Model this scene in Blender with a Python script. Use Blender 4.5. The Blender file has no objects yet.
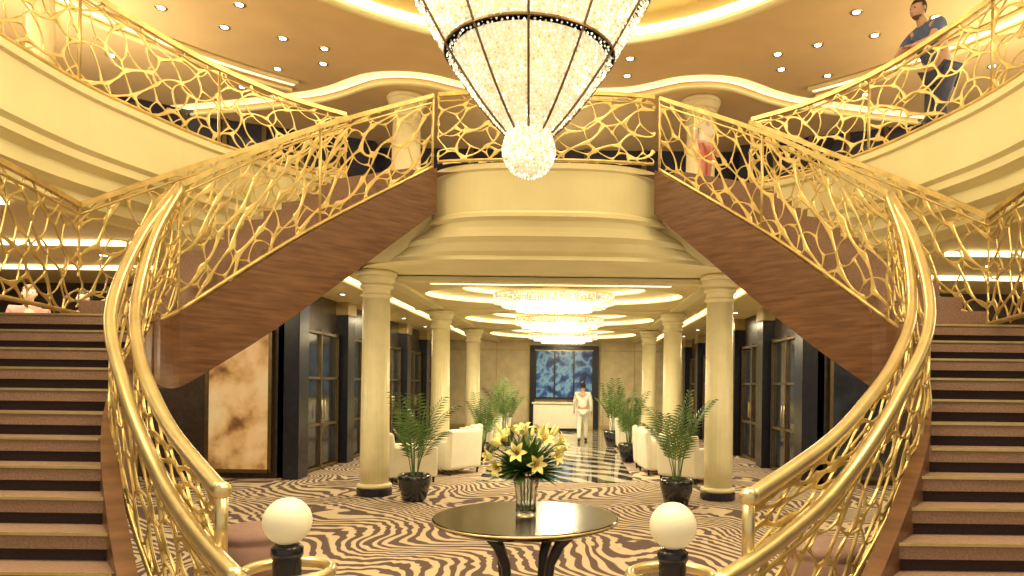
import bpy, bmesh, math, random
from mathutils import Vector, Matrix
random.seed(7)
S=bpy.context.scene
S.view_settings.view_transform='Standard'
COL=S.collection
pi=math.pi
# ------------------------------------------------ materials
def nodes(m):
    m.use_nodes=True
    nt=m.node_tree
    return nt, nt.nodes['Principled BSDF']
def mat(name,c,rough=.5,metal=0,em=None,es=0,noise=0,nscale=8,spec=.5,bump=0,trans=0,alpha=1,coat=0):
    m=bpy.data.materials.new(name); nt,b=nodes(m)
    b.inputs['Base Color'].default_value=(*c,1); b.inputs['Roughness'].default_value=rough
    b.inputs['Metallic'].default_value=metal; b.inputs['Specular IOR Level'].default_value=spec
    b.inputs['Transmission Weight'].default_value=trans; b.inputs['Alpha'].default_value=alpha
    b.inputs['Coat Weight'].default_value=coat
    if em: b.inputs['Emission Color'].default_value=(*em,1); b.inputs['Emission Strength'].default_value=es
    if noise or bump:
        tc=nt.nodes.new('ShaderNodeTexCoord'); n=nt.nodes.new('ShaderNodeTexNoise'); n.inputs['Scale'].default_value=nscale; n.inputs['Detail'].default_value=4
        nt.links.new(tc.outputs['Object'],n.inputs['Vector'])
        if noise:
            r=nt.nodes.new('ShaderNodeValToRGB'); lo=[max(0,x*(1-noise)) for x in c]; hi=[min(1,x*(1+noise)) for x in c]
            r.color_ramp.elements[0].color=(*lo,1); r.color_ramp.elements[1].color=(*hi,1)
            r.color_ramp.elements[0].position=.3; r.color_ramp.elements[1].position=.7
            nt.links.new(n.outputs['Fac'],r.inputs['Fac']); nt.links.new(r.outputs['Color'],b.inputs['Base Color'])
        if bump:
            bp=nt.nodes.new('ShaderNodeBump'); bp.inputs['Strength'].default_value=bump; bp.inputs['Distance'].default_value=.01
            nt.links.new(n.outputs['Fac'],bp.inputs['Height']); nt.links.new(bp.outputs['Normal'],b.inputs['Normal'])
    return m
M={}
M['cream']=mat('cream_plaster',(.87,.78,.46),.5,noise=.04,nscale=2)
M['colm']=mat('column_stone',(.89,.80,.51),.4,noise=.05,nscale=5)
M['ceil']=mat('ceiling_tan',(.80,.63,.35),.6,noise=.05,nscale=1.5)
M['ceil2']=mat('ceiling_gold_cream',(.82,.68,.35),.5,noise=.05,nscale=1.5)
M['gold']=mat('gold_lattice',(.70,.54,.23),.38,.75,noise=.22,nscale=6)
M['goldflat']=mat('gold_paint',(.66,.53,.26),.35,.7,noise=.1,nscale=9)
M['bronzef']=mat('dark_bronze_frame',(.20,.14,.07),.35,.7,noise=.15,nscale=9)
M['brass']=mat('brushed_rail',(.78,.66,.39),.30,.85,noise=.12,nscale=4)
M['darkwood']=mat('dark_wood',(.06,.04,.032),.35,noise=.3,nscale=12)
M['black']=mat('black_lacquer',(.014,.015,.028),.25,noise=.2)
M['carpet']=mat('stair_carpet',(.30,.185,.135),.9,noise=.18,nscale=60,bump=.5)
M['carpet_shade']=mat('stair_riser_shade',(.045,.026,.028),.9,noise=.2,nscale=60)  # darker carpet copy, shade below the step lip painted into the colour
M['white']=mat('white_leather',(.84,.79,.66),.45,noise=.03)
M['mauve']=mat('mauve_velvet',(.33,.20,.18),.8,noise=.1)
M['leaf']=mat('palm_leaf',(.12,.21,.05),.45,noise=.4,nscale=15)
M['leafd']=mat('dark_foliage',(.07,.15,.035),.5,noise=.4,nscale=15)
M['yellow']=mat('lily_petal',(.93,.85,.34),.5,noise=.06,nscale=20)
M['stamen']=mat('lily_stamen',(.45,.16,.02),.6)
M['pot']=mat('black_pot',(.02,.02,.025),.2,coat=.5,noise=.2)
M['soil']=mat('soil',(.03,.02,.012),.95,noise=.4,nscale=40)
M['glass']=mat('vase_glass',(.97,.97,.94),.03,spec=.8,trans=1,noise=.01,nscale=30,bump=.5)
M['globe']=mat('globe_opal',(.93,.88,.70),.3,em=(1,.85,.58),es=.08,noise=.02)
M['bronze']=mat('bronze_band',(.18,.115,.05),.35,.6,noise=.2)
M['cove']=mat('cove_light',(1,.85,.5),.5,em=(1,.82,.42),es=2.0)
M['cove_spill']=mat('cove_spill_glow',(1,.85,.5),.5,em=(1,.80,.40),es=1.1)  # emission imitating cove glow that spreads over the ceiling
M['coveb']=mat('cove_light_bright',(1,.88,.55),.5,em=(1,.82,.42),es=4)
M['down']=mat('downlight_lens',(1,.92,.75),.5,em=(1,.94,.78),es=14)
M['marblew']=mat('wall_marble',(.80,.70,.47),.25,noise=.12,nscale=3)
M['skin']=mat('skin',(.54,.33,.23),.5,noise=.05)
M['skinp']=mat('skin_pale',(.70,.46,.34),.5,noise=.05)
M['hair']=mat('hair_black',(.02,.014,.010),.6,noise=.3)
M['beard']=mat('short_beard',(.13,.075,.05),.8,noise=.3,nscale=60)
M['hairb']=mat('hair_blonde',(.45,.27,.1),.6,noise=.3)
M['hairg']=mat('hair_brown',(.16,.09,.05),.6,noise=.3)
M['shirt']=mat('shirt_blue',(.085,.125,.28),.8,noise=.12,nscale=20)
M['rose']=mat('rose_cloth',(.42,.20,.18),.8,noise=.12,nscale=20)
M['jean']=mat('trousers_dark',(.05,.06,.12),.8,noise=.15,nscale=20)
M['wcloth']=mat('white_cloth',(.85,.82,.75),.7,noise=.05)
M['pink']=mat('pink_cloth',(.65,.25,.20),.8,noise=.1)
M['eye']=mat('eye',(.02,.015,.01),.2)
M['shoe']=mat('shoe',(.02,.018,.015),.4)
M['tabletop']=mat('table_lacquer',(.028,.018,.013),.14,spec=.35,noise=.3)
M['doorglass']=mat('door_glass',(.035,.04,.055),.1,spec=.6,noise=.6,nscale=3)
M['blackout']=mat('upper_wall',(.07,.055,.065),.3,noise=.5,nscale=1.2)
M['navy']=mat('navy_glass_wall',(.025,.03,.065),.15,spec=.8,noise=.5,nscale=2)

def wood():
    m=bpy.data.materials.new('walnut_veneer'); nt,b=nodes(m)
    tc=nt.nodes.new('ShaderNodeTexCoord'); mp=nt.nodes.new('ShaderNodeMapping'); mp.inputs['Scale'].default_value=(.9,.9,9); mp.inputs['Rotation'].default_value=(-.5,0,0)
    n=nt.nodes.new('ShaderNodeTexNoise'); n.inputs['Scale'].default_value=3.0; n.inputs['Detail'].default_value=5
    r=nt.nodes.new('ShaderNodeValToRGB'); r.color_ramp.elements[0].color=(.105,.044,.022,1); r.color_ramp.elements[1].color=(.215,.102,.052,1)
    r.color_ramp.elements[0].position=.3; r.color_ramp.elements[1].position=.7
    L=nt.links.new; L(tc.outputs['Object'],mp.inputs['Vector']); L(mp.outputs['Vector'],n.inputs['Vector']); L(n.outputs['Fac'],r.inputs['Fac']); L(r.outputs['Color'],b.inputs['Base Color'])
    b.inputs['Roughness'].default_value=.34
    return m
M['wood']=wood()
def zebra():
    m=bpy.data.materials.new('zebra_carpet'); nt,b=nodes(m); L=nt.links.new
    tc=nt.nodes.new('ShaderNodeTexCoord')
    nz=nt.nodes.new('ShaderNodeTexNoise'); nz.inputs['Scale'].default_value=.75; nz.inputs['Detail'].default_value=0
    sc=nt.nodes.new('ShaderNodeVectorMath'); sc.operation='SCALE'; sc.inputs['Scale'].default_value=2.0
    ad=nt.nodes.new('ShaderNodeVectorMath'); ad.operation='ADD'
    L(tc.outputs['Object'],nz.inputs['Vector']); L(nz.outputs['Color'],sc.inputs[0]); L(sc.outputs[0],ad.inputs[0]); L(tc.outputs['Object'],ad.inputs[1])
    w=nt.nodes.new('ShaderNodeTexWave'); w.wave_type='BANDS'; w.bands_direction='DIAGONAL'
    w.inputs['Scale'].default_value=2.9; w.inputs['Distortion'].default_value=3.4; w.inputs['Detail'].default_value=1.0; w.inputs['Detail Scale'].default_value=1.5; w.inputs['Detail Roughness'].default_value=.4
    r=nt.nodes.new('ShaderNodeValToRGB'); r.color_ramp.elements[0].color=(.105,.060,.056,1); r.color_ramp.elements[1].color=(.60,.47,.33,1)
    r.color_ramp.elements[0].position=.42; r.color_ramp.elements[1].position=.60
    L(ad.outputs[0],w.inputs['Vector']); L(w.outputs['Fac'],r.inputs['Fac']); L(r.outputs['Color'],b.inputs['Base Color'])
    b.inputs['Roughness'].default_value=.9
    return m
M['zebra']=zebra()
def marblefloor():
    m=bpy.data.materials.new('polished_marble_inlay'); nt,b=nodes(m); L=nt.links.new
    tc=nt.nodes.new('ShaderNodeTexCoord'); w=nt.nodes.new('ShaderNodeTexWave'); w.wave_type='BANDS'; w.bands_direction='DIAGONAL'
    w.inputs['Scale'].default_value=.75; w.inputs['Distortion'].default_value=5; w.inputs['Detail'].default_value=1; w.inputs['Detail Scale'].default_value=.9
    r=nt.nodes.new('ShaderNodeValToRGB'); r.color_ramp.elements[0].color=(.05,.035,.035,1); r.color_ramp.elements[1].color=(.55,.50,.40,1)
    r.color_ramp.elements[0].position=.46; r.color_ramp.elements[1].position=.56
    L(tc.outputs['Object'],w.inputs['Vector']); L(w.outputs['Fac'],r.inputs['Fac']); L(r.outputs['Color'],b.inputs['Base Color'])
    b.inputs['Roughness'].default_value=.05; b.inputs['Specular IOR Level'].default_value=.8
    return m
M['mfloor']=marblefloor()
def art(name,cols,scale,em=0,dist=1.2,lo=.3,hi=.7):
    m=bpy.data.materials.new(name); nt,b=nodes(m); L=nt.links.new
    tc=nt.nodes.new('ShaderNodeTexCoord'); n=nt.nodes.new('ShaderNodeTexNoise'); n.inputs['Scale'].default_value=scale; n.inputs['Detail'].default_value=5; n.inputs['Distortion'].default_value=dist
    r=nt.nodes.new('ShaderNodeValToRGB'); cr=r.color_ramp
    while len(cr.elements)<len(cols): cr.elements.new(.5)
    for i,c in enumerate(cols): cr.elements[i].position=lo+(hi-lo)*i/(len(cols)-1); cr.elements[i].color=(*c,1)
    L(tc.outputs['Object'],n.inputs['Vector']); L(n.outputs['Fac'],r.inputs['Fac']); L(r.outputs['Color'],b.inputs['Base Color'])
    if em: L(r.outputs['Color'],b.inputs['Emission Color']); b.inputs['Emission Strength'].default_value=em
    b.inputs['Roughness'].default_value=.25
    return m
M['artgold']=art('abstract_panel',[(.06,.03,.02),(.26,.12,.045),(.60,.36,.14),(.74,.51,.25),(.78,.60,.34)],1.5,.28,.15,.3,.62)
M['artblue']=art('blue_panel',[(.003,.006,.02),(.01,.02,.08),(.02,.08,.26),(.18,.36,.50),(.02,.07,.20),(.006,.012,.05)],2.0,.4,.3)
def crystal(name,lo,hi,col=(1,.94,.74),pwv=1.6):
    m=bpy.data.materials.new(name); nt,b=nodes(m); L=nt.links.new
    g=nt.nodes.new('ShaderNodeNewGeometry'); pw=nt.nodes.new('ShaderNodeMath'); pw.operation='POWER'; pw.inputs[1].default_value=pwv
    mr=nt.nodes.new('ShaderNodeMapRange'); mr.inputs['To Min'].default_value=lo; mr.inputs['To Max'].default_value=hi
    L(g.outputs['Random Per Island'],pw.inputs[0]); L(pw.outputs[0],mr.inputs['Value']); L(mr.outputs['Result'],b.inputs['Emission Strength'])
    b.inputs['Emission Color'].default_value=(*col,1); b.inputs['Base Color'].default_value=(.78,.75,.64,1); b.inputs['Roughness'].default_value=.08
    b.inputs['Specular IOR Level'].default_value=.9
    m.cycles.emission_sampling='NONE'
    return m
M['crystal']=crystal('crystal_beads',.03,1.6)
M['crystal2']=crystal('crystal_beads_small',.05,1.4)
M['diff']=mat('chandelier_diffuser',(.6,.5,.3),.6,em=(1,.83,.48),es=.60)
# ------------------------------------------------ mesh helpers
def tag(o,label=None,cat=None,kind=None,group=None):
    if label:o['label']=label
    if cat:o['category']=cat
    if kind:o['kind']=kind
    if group:o['group']=group
    return o
def mobj(name,V,F,mats,root=None,smooth=False,mi=None,recalc=True):
    me=bpy.data.meshes.new(name)
    me.from_pydata([tuple(v) for v in V],[],F)
    if not isinstance(mats,(list,tuple)): mats=[mats]
    for m in mats: me.materials.append(M[m] if isinstance(m,str) else m)
    if mi: me.polygons.foreach_set('material_index',mi)
    if recalc:
        bm=bmesh.new(); bm.from_mesh(me)
        lv=[v for v in bm.verts if not v.link_faces]
        if lv: bmesh.ops.delete(bm,geom=lv,context='VERTS')
        bmesh.ops.recalc_face_normals(bm,faces=bm.faces); bm.to_mesh(me); bm.free()
    if smooth: me.polygons.foreach_set('use_smooth',[True]*len(me.polygons))
    o=bpy.data.objects.new(name,me); COL.objects.link(o)
    if root is not None: attach(o,root)
    return o
def attach(o,root):
    l=root.location
    if o.type=='MESH' and l.length>0: o.data.transform(Matrix.Translation(-l))
    o.parent=root
def empty(name,loc=(0,0,0)):
    e=bpy.data.objects.new(name,None); e.location=loc; e.empty_display_size=.1; COL.objects.link(e); return e
def clone(root,loc,rot=0,scale=1):
    r=root.copy(); COL.objects.link(r); r.location=loc; r.rotation_euler=(0,0,rot); r.scale=(scale,)*3
    def rec(src,dst):
        for c in src.children:
            k=c.copy(); k.parent=dst; COL.objects.link(k); rec(c,k)
    rec(root,r)
    return r
class B:
    def __init__(s): s.V=[];s.F=[];s.I=[]
    def add(s,V,F,mi=0):
        n=len(s.V); s.V+= [tuple(v) for v in V]; s.F+=[tuple(i+n for i in f) for f in F]; s.I+=[mi]*len(F)
    def box(s,x0,x1,y0,y1,z0,z1,mi=0):
        s.add([(x0,y0,z0),(x1,y0,z0),(x1,y1,z0),(x0,y1,z0),(x0,y0,z1),(x1,y0,z1),(x1,y1,z1),(x0,y1,z1)],
          [(0,3,2,1),(4,5,6,7),(0,1,5,4),(1,2,6,5),(2,3,7,6),(3,0,4,7)],mi)
    def lathe(s,prof,n=32,c=(0,0,0),mi=0,sy=1,flute=0,fn=20):
        V=[]
        for r,z in prof:
            for i in range(n):
                a=2*pi*i/n; rr=r-(flute*abs(math.sin(a*fn/2))if flute else 0)
                V.append((c[0]+rr*math.cos(a),c[1]+rr*sy*math.sin(a),c[2]+z))
        F=[]
        for k in range(len(prof)-1):
            for i in range(n):
                j=(i+1)%n; F.append((k*n+i,k*n+j,(k+1)*n+j,(k+1)*n+i))
        if prof[0][0]>1e-5: F.append(tuple(range(n))[::-1])
        if prof[-1][0]>1e-5: F.append(tuple((len(prof)-1)*n+i for i in range(n)))
        s.add(V,F,mi)
    def tube(s,P,r,n=6,mi=0,cap=True,flat=1):
        P=[Vector(p) for p in P]; V=[];m=len(P)
        if m<2:return
        up=None
        for k,p in enumerate(P):
            t=(P[min(k+1,m-1)]-P[max(k-1,0)])
            if t.length<1e-7: t=Vector((0,0,1))
            t.normalize()
            if up is None:
                up=Vector((0,0,1)) if abs(t.z)<.95 else Vector((1,0,0))
            a=t.cross(up)
            if a.length<1e-4: a=t.orthogonal()
            a.normalize(); b=a.cross(t); 
            if n>5 and flat==1: up=b.copy()
            rr=r[k] if isinstance(r,(list,tuple)) else r
            for i in range(n):
                th=2*pi*i/n+(pi/4 if n==4 else 0); V.append(p+a*math.cos(th)*rr+b*math.sin(th)*rr*flat)
        F=[]
        for k in range(m-1):
            for i in range(n):
                j=(i+1)%n; F.append((k*n+i,k*n+j,(k+1)*n+j,(k+1)*n+i))
        if cap: F.append(tuple(range(n))[::-1]); F.append(tuple((m-1)*n+i for i in range(n)))
        s.add(V,F,mi)
    def strap(s,P,W,nrm,th):
        V=[];m=len(P)
        for k,p in enumerate(P):
            t=(P[min(k+1,m-1)]-P[max(k-1,0)])
            if t.length<1e-6: t=Vector((0,0,1))
            t.normalize(); w=t.cross(nrm)
            if w.length<1e-4: w=t.orthogonal()
            w.normalize(); w=w*W[k]; q=nrm*th
            V+=[p+w*.6+q,p+w,p+w*.6-q,p-w*.6-q,p-w,p-w*.6+q]
        F=[]
        for k in range(m-1):
            for i in range(6):
                j=(i+1)%6; F.append((k*6+i,k*6+j,(k+1)*6+j,(k+1)*6+i))
        s.add(V,F)
    def sphere(s,c,r,nu=16,nv=10,mi=0,sc=(1,1,1)):
        V=[(c[0],c[1],c[2]-r*sc[2])];F=[]
        for k in range(1,nv):
            ph=-pi/2+pi*k/nv
            for i in range(nu):
                a=2*pi*i/nu; V.append((c[0]+r*sc[0]*math.cos(ph)*math.cos(a),c[1]+r*sc[1]*math.cos(ph)*math.sin(a),c[2]+r*sc[2]*math.sin(ph)))
        V.append((c[0],c[1],c[2]+r*sc[2]));T=len(V)-1
        for i in range(nu):
            j=(i+1)%nu; F.append((0,1+j,1+i)); F.append((T,T-nu+i,T-nu+j))
            for k in range(nv-2): F.append((1+k*nu+i,1+k*nu+j,1+(k+1)*nu+j,1+(k+1)*nu+i))
        s.add(V,F,mi)
    def obj(s,name,mats,root=None,smooth=False,recalc=True,bevel=0):
        o=mobj(name,s.V,s.F,mats,root,smooth,s.I,recalc)
        if bevel:
            md=o.modifiers.new('bevel','BEVEL'); md.width=bevel; md.segments=3; md.limit_method='ANGLE'
        return o
def crv(P,n):
    D=len(P[0]); out=[]; m=len(P)
    for s in range(m-1):
        p0=P[max(s-1,0)];p1=P[s];p2=P[s+1];p3=P[min(s+2,m-1)]
        for k in range(24):
            t=k/24
            out.append([.5*(2*p1[d]+(p2[d]-p0[d])*t+(2*p0[d]-5*p1[d]+4*p2[d]-p3[d])*t*t+(3*p1[d]-p0[d]-3*p2[d]+p3[d])*t**3) for d in range(D)])
    out.append(list(P[-1]))
    acc=[0]
    for a,b in zip(out,out[1:]): acc.append(acc[-1]+math.dist(a[:3],b[:3]))
    L=acc[-1]; res=[];j=0
    for i in range(n):
        s=L*i/(n-1)
        while j<len(acc)-2 and acc[j+1]<s: j+=1
        u=(s-acc[j])/max(1e-9,acc[j+1]-acc[j]); u=min(max(u,0),1)
        res.append([out[j][d]*(1-u)+out[j+1][d]*u for d in range(D)])
    return res,L
# ------------------------------------------------ railing
def railing(label,pts,rr=.03,post=1.1,flat=True,seed=1,mirror=False,bottom=True,endpost=None,ring=None,group='gilded lattice railings',parent=None,posts=True):
    rnd=random.Random(seed)
    sx=-1 if mirror else 1
    pts=[(p[0]*sx,p[1],p[2],p[3]) for p in pts]
    N=max(24,len(pts)*12)
    C,L=crv(pts,N)
    def P(s,v):
        f=min(max(s/L,0),1)*(N-1); i=min(int(f),N-2); u=f-i
        a=C[i];b=C[i+1]; q=[a[d]*(1-u)+b[d]*u for d in range(4)]
        return Vector((q[0],q[1],q[2]*(1-v)+q[3]*v))
    def NR(s):
        f=min(max(s/L,0),1)*(N-1); i=min(int(f),N-2); a=C[i];b=C[i+1]
        v=Vector((b[1]-a[1],-(b[0]-a[0]),0)); return v.normalized() if v.length>1e-6 else Vector((1,0,0))
    root=empty('railing' if parent else 'balcony_railing',(C[0][0],C[0][1],C[0][2]))
    if parent: tag(root,label)
    else: tag(root,label,'railing',group=group)
    b=B()
    top=[(c[0],c[1],c[3]) for c in C]
    if flat: b.tube(top,rr*1.35,4,flat=1)
    else: b.tube(top,rr,12)
    if ring:
        cx,cy,rad,rz=ring; cx*=sx
        b.tube([(cx+rad*math.cos(a*2*pi/32),cy+rad*math.sin(a*2*pi/32),rz) for a in range(33)],rr*.62,10,cap=False)
    b.obj('handrail','gold' if flat else 'brass',root,smooth=not flat)
    if bottom:
        b=B(); b.tube([(c[0],c[1],c[2]+.04) for c in C],.022,6); b.tube([(c[0],c[1],c[3]-.09) for c in C],.014,6); b.obj('bottom_rail','gold',root,smooth=True)
    if posts:
        n=max(1,round(L/post))
        for i in range(n+1):
            s=L*i/n; a=P(s,0);c=P(s,1); b=B(); b.tube([a,c],.017,6); b.obj('post','gold',root,smooth=True)
    b=B()
    def net(cs,rs,r,off,skew,jit):
        nr=max(2,round(1.0/rs)); nc=int(L/cs)+6
        g={}
        for j in range(-1,nr+2):
            for i in range(-8,nc+2):
                s=(i+off+(.5 if j%2 else 0))*cs+skew*j/nr+rnd.uniform(-jit,jit)*cs; v=(j+.0)/nr+rnd.uniform(-jit,jit)/nr
                g[i,j]=(s,v)
        def cen(a,b_,c): return ((g[a][0]+g[b_][0]+g[c][0])/3,(g[a][1]+g[b_][1]+g[c][1])/3)
        for j in range(-1,nr+1):
            for i in range(-7,nc+1):
                o=1 if j%2 else 0
                up=cen((i,j),(i+1,j),(i+o,j+1)); dn=cen((i+1,j),(i+o,j+1),(i+o+1,j+1)) if (i+o+1,j+1) in g else None
                nb=[]
                if dn: nb.append(dn)
                if (i+o-1,j+1) in g: nb.append(cen((i,j),(i+o-1,j+1),(i+o,j+1)))
                if j>=0:
                    o2=1 if (j-1)%2 else 0
                    k=i-o2
                    if (k+1,j-1) in g: nb.append(cen((k+1,j-1),(i,j),(i+1,j)))
                for q in nb: edge(up,q,r)
    def edge(p,q,r):
        if (p[0]<0 and q[0]<0) or (p[0]>L and q[0]>L): return
        if (p[1]<=0 and q[1]<=0) or (p[1]>=1 and q[1]>=1): return
        pts=[];dx=q[0]-p[0];dy=q[1]-p[1]; o=rnd.uniform(-.16,.16)
        for k in range(6):
            t=k/5; w=4*t*(1-t)*o
            pts.append(P(min(max(p[0]+dx*t-dy*w,0),L),min(max(p[1]+dy*t+dx*w,.02),.985)))
        if (pts[0]-pts[-1]).length>.015:
            q_=r*rnd.uniform(.7,1.25); b.strap(pts,[q_*1.9,q_*1.1,q_*.8,q_*.8,q_*1.1,q_*1.9],NR((p[0]+q[0])/2),.007)
    net(.46,.33,.0160,0,.9,.40); net(.34,.30,.0085,.4,-.5,.42)
    b.obj('lattice','gold',root,smooth=False,recalc=True)
    if endpost:
        x,y,z0,z1=endpost; b=B(); b.tube([(x*sx,y,z0),(x*sx,y,z1)],.030,10); b.sphere((x*sx,y,z1),.045); b.obj('newel_post','brass',root,smooth=True)
    if parent:
        root.location=root.location-parent.location; root.parent=parent
    return root
AT=[(-1.03,2.97,0.0,.85),(-1.50,3.33,.20,1.18),(-2.06,3.9,.55,1.56),(-2.9,5.0,1.30,2.30),(-3.3,5.9,1.92,2.95),(-3.5,6.9,2.34,3.62)]
A=[(-1.04,3.06,0,.83),(-1.45,3.48,.14,.94),(-1.95,4.0,.45,1.16),(-2.54,4.6,.95,1.64),(-3.1,5.3,1.5,2.22),(-3.38,6.1,2.05,2.95),(-3.5,6.9,2.34,3.62)]
U=[(-3.5,6.9,2.34,3.62),(-2.65,7.95,3.37,4.55),(-1.5,9.25,4.52,5.5)]
O=[(-4.45,6.85,2.3,3.4),(-3.9,8.07,3.1,4.2),(-2.85,9.9,4.5,5.45)]
LND=[(-4.45,6.85,2.3,3.4),(-4.12,5.53,2.3,3.4),(-4.05,4.6,2.3,3.4)]
Bp=[(-3.47,6.85,2.7,3.58),(-3.36,6.25,2.25,2.98),(-3.13,5.65,1.75,2.33),(-2.7,5.0,1.35,1.9),(-2.26,4.45,1.18,1.60),(-1.86,4.0,1.06,1.38),(-1.25,3.32,.87,1.17)]
E=[(-4.6,-1),(-4.5,3),(-4.45,5),(-4.46,6.64),(-4.28,7.6),(-4.0,8.5),(-3.5,9.4),(-2.9,10)]
stairs={}
for mir,sx in ((False,1),(True,-1)):
    root=empty('staircase',(sx*-3.3,3.3,0))
    tag(root,'sweeping staircase with brown carpeted steps, walnut stringer and gilded railings','staircase',group='twin atrium staircases')
    stairs[sx]=root
for k,mir in enumerate((False,True)):
    sr=stairs[-1 if mir else 1]
    railing('thick brushed handrail over gilded branch lattice',A,.042,1.3,False,11+k,mir,ring=(-.87,3.16,.19,.84),parent=sr,posts=False)
    railing('gold branch-pattern railing on the walnut stringer',U,.026,1.9,True,21+k,mir,parent=sr)
    railing('gold branch-pattern outer railing',O,.026,1.3,True,31+k,mir,parent=sr,posts=False)
    railing('gold branch-pattern guard railing beside the landing',LND,.026,1.0,True,41+k,mir,parent=sr,posts=False)
    railing('inner brushed handrail over gilded lattice',Bp,.042,1.5,False,51+k,mir,bottom=False,endpost=(-1.25,3.32,.84,1.18),parent=sr,posts=False)
    railing('gold branch-pattern balustrade on the curved upper balcony edge',[(x,y,4.56,5.52) for x,y in E[2:]],.03,1.8,True,61+k,mir)
def sup(a,b,cy,z,n=48,ex=3.0):
    out=[]
    for i in range(n+1):
        th=pi+pi*i/n; c=math.cos(th);s=math.sin(th)
        out.append((a*math.copysign(abs(c)**(2/ex),c),cy+b*math.copysign(abs(s)**(2/ex),s),z))
    return out
tp=[(-1.42,9.22),(-1.2,9.18),(-.8,9.13),(-.4,9.11),(0,9.10),(.4,9.11),(.8,9.13),(1.2,9.18),(1.42,9.22)]
railing('gold branch-pattern balustrade on the central balcony front',[(x,y,4.58,5.5) for x,y in tp],.026,.75,True,71,posts=False)
# ------------------------------------------------ staircases
def interpX(Y,P):
    for a,b in zip(P,P[1:]):
        if a[1]<=Y<=b[1]: t=(Y-a[1])/(b[1]-a[1]); return a[0]+(b[0]-a[0])*t
    return P[0][0] if Y<P[0][1] else P[-1][0]
def ribbon(b,C,th,ztop,zbot,sx,mi=0):
    V=[];n=len(C)
    for k,c in enumerate(C):
        p=C[max(k-1,0)];q=C[min(k+1,n-1)]; t=Vector((q[0]-p[0],q[1]-p[1],0)); t.normalize(); nn=Vector((-t.y,t.x,0))*th/2
        for sgn in(-1,1):
            for z in (zbot(c,k/(n-1)),ztop(c,k/(n-1))):
                V.append((sx*(c[0]+nn.x*sgn),c[1]+nn.y*sgn,z))
    F=[]
    for k in range(n-1):
        a=k*4;d=(k+1)*4
        F+=[(a,a+1,d+1,d),(a+2,d+2,d+3,a+3),(a+1,a+3,d+3,d+1),(a,d,d+2,a+2)]
    F+=[(0,2,3,1),((n-1)*4,(n-1)*4+1,(n-1)*4+3,(n-1)*4+2)]
    b.add(V,F,mi)
for sx in (1,-1):
    root=stairs[sx]
    xo=-5.0
    for k in range(-3,11):
        z=.6+.17*k; y=4+.25*k; ym=y+.25 if k<10 else 7.35
        b=B()
        off=.03 if k<9 else .16
        xi0=interpX(y,AT)-off; xi1=interpX(ym,AT)-off
        if k==10: xi1=-3.85
        zb=max(0,z-.45)
        def slab(ya,yb,za,zb_,mi,xa,xb):
            V=[(sx*xa,ya,za),(sx*xo,ya,za),(sx*xo,yb,za),(sx*xb,yb,za),(sx*xa,ya,zb_),(sx*xo,ya,zb_),(sx*xo,yb,zb_),(sx*xb,yb,zb_)]
            b.add(V,[(0,1,2,3),(4,7,6,5),(0,4,5,1),(1,5,6,2),(2,6,7,3),(3,7,4,0)],mi)
        slab(y,ym,zb,z-.095,1,xi0,xi1)  # riser in the shade-coloured carpet below the lighter lip
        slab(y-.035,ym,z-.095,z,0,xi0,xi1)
        b.obj('step' if k<10 else 'landing',['carpet','carpet_shade'],root)
        b=B(); b.box(min(sx*(xi0-.02),sx*xo),max(sx*(xi0-.02),sx*xo),y-.045,y-.034,z-.013,z+.005); b.obj('nosing_trim','goldflat',root)
    UI,_=crv([U[0],U[1],U[2]],14); OO,_=crv([O[0],O[1],O[2]],14)
    UI=[[a[d]*.91+c[d]*.09 for d in range(4)] for a,c in zip(UI,OO)]
    for k in range(13):
        z=2.3+.17*(k+1)
        b=B(); i0,i1,o0,o1=UI[k],UI[k+1],OO[k],OO[k+1]
        if z>4.5: z=4.5
        V=[]
        for zz in (z-.30,z):
            for p in (i0,o0,o1,i1): V.append((sx*p[0],p[1],zz))
        b.add(V,[(0,1,2,3),(4,7,6,5),(0,4,5,1),(1,5,6,2),(2,6,7,3),(3,7,4,0)],0)
        b.obj('step','carpet',root)
    b=B()
    SP=[(-3.36,6.2,2.22,1.68),(-3.5,6.9,2.38,1.64),(-3.1,7.45,2.87,2.05),(-2.65,7.95,3.38,2.55),(-2.05,8.62,3.99,3.27),(-1.47,9.28,4.55,3.97)]
    C,_=crv(SP,40); ribbon(b,C,.09,lambda c,t:c[2],lambda c,t:c[3],sx)
    b.obj('stringer','wood',root,smooth=False)
    b=B(); C,_=crv(O,30); ribbon(b,C,.06,lambda c,t:c[2]+.03,lambda c,t:c[2]-.34,sx); b.obj('stringer','wood',root)
    b=B(); C,_=crv(AT[:5]+[(-3.4,6.35,2.25,3.3)],40); ribbon(b,C,.10,lambda c,t:c[2]+.06,lambda c,t:max(0,c[2]-.34-.22*max(0,(t-.6)/.4)),sx); b.obj('stringer','wood',root)
    r=empty('newel_globe_lamp',(sx*-.87,3.16,0)); tag(r,'opal white globe on a dark cylindrical newel post','lamp',group='newel globe lamps')
    b=B(); b.lathe([(.09,0),(.09,.04),(.065,.06),(.062,.90),(.070,.92),(.070,.95),(.05,.97)],24,(sx*-.87,3.16,0)); b.obj('post','black',r,smooth=True)
    b=B(); b.sphere((sx*-.87,3.16,1.07),.106,32,20); b.obj('globe','globe',r,smooth=True)
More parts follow.
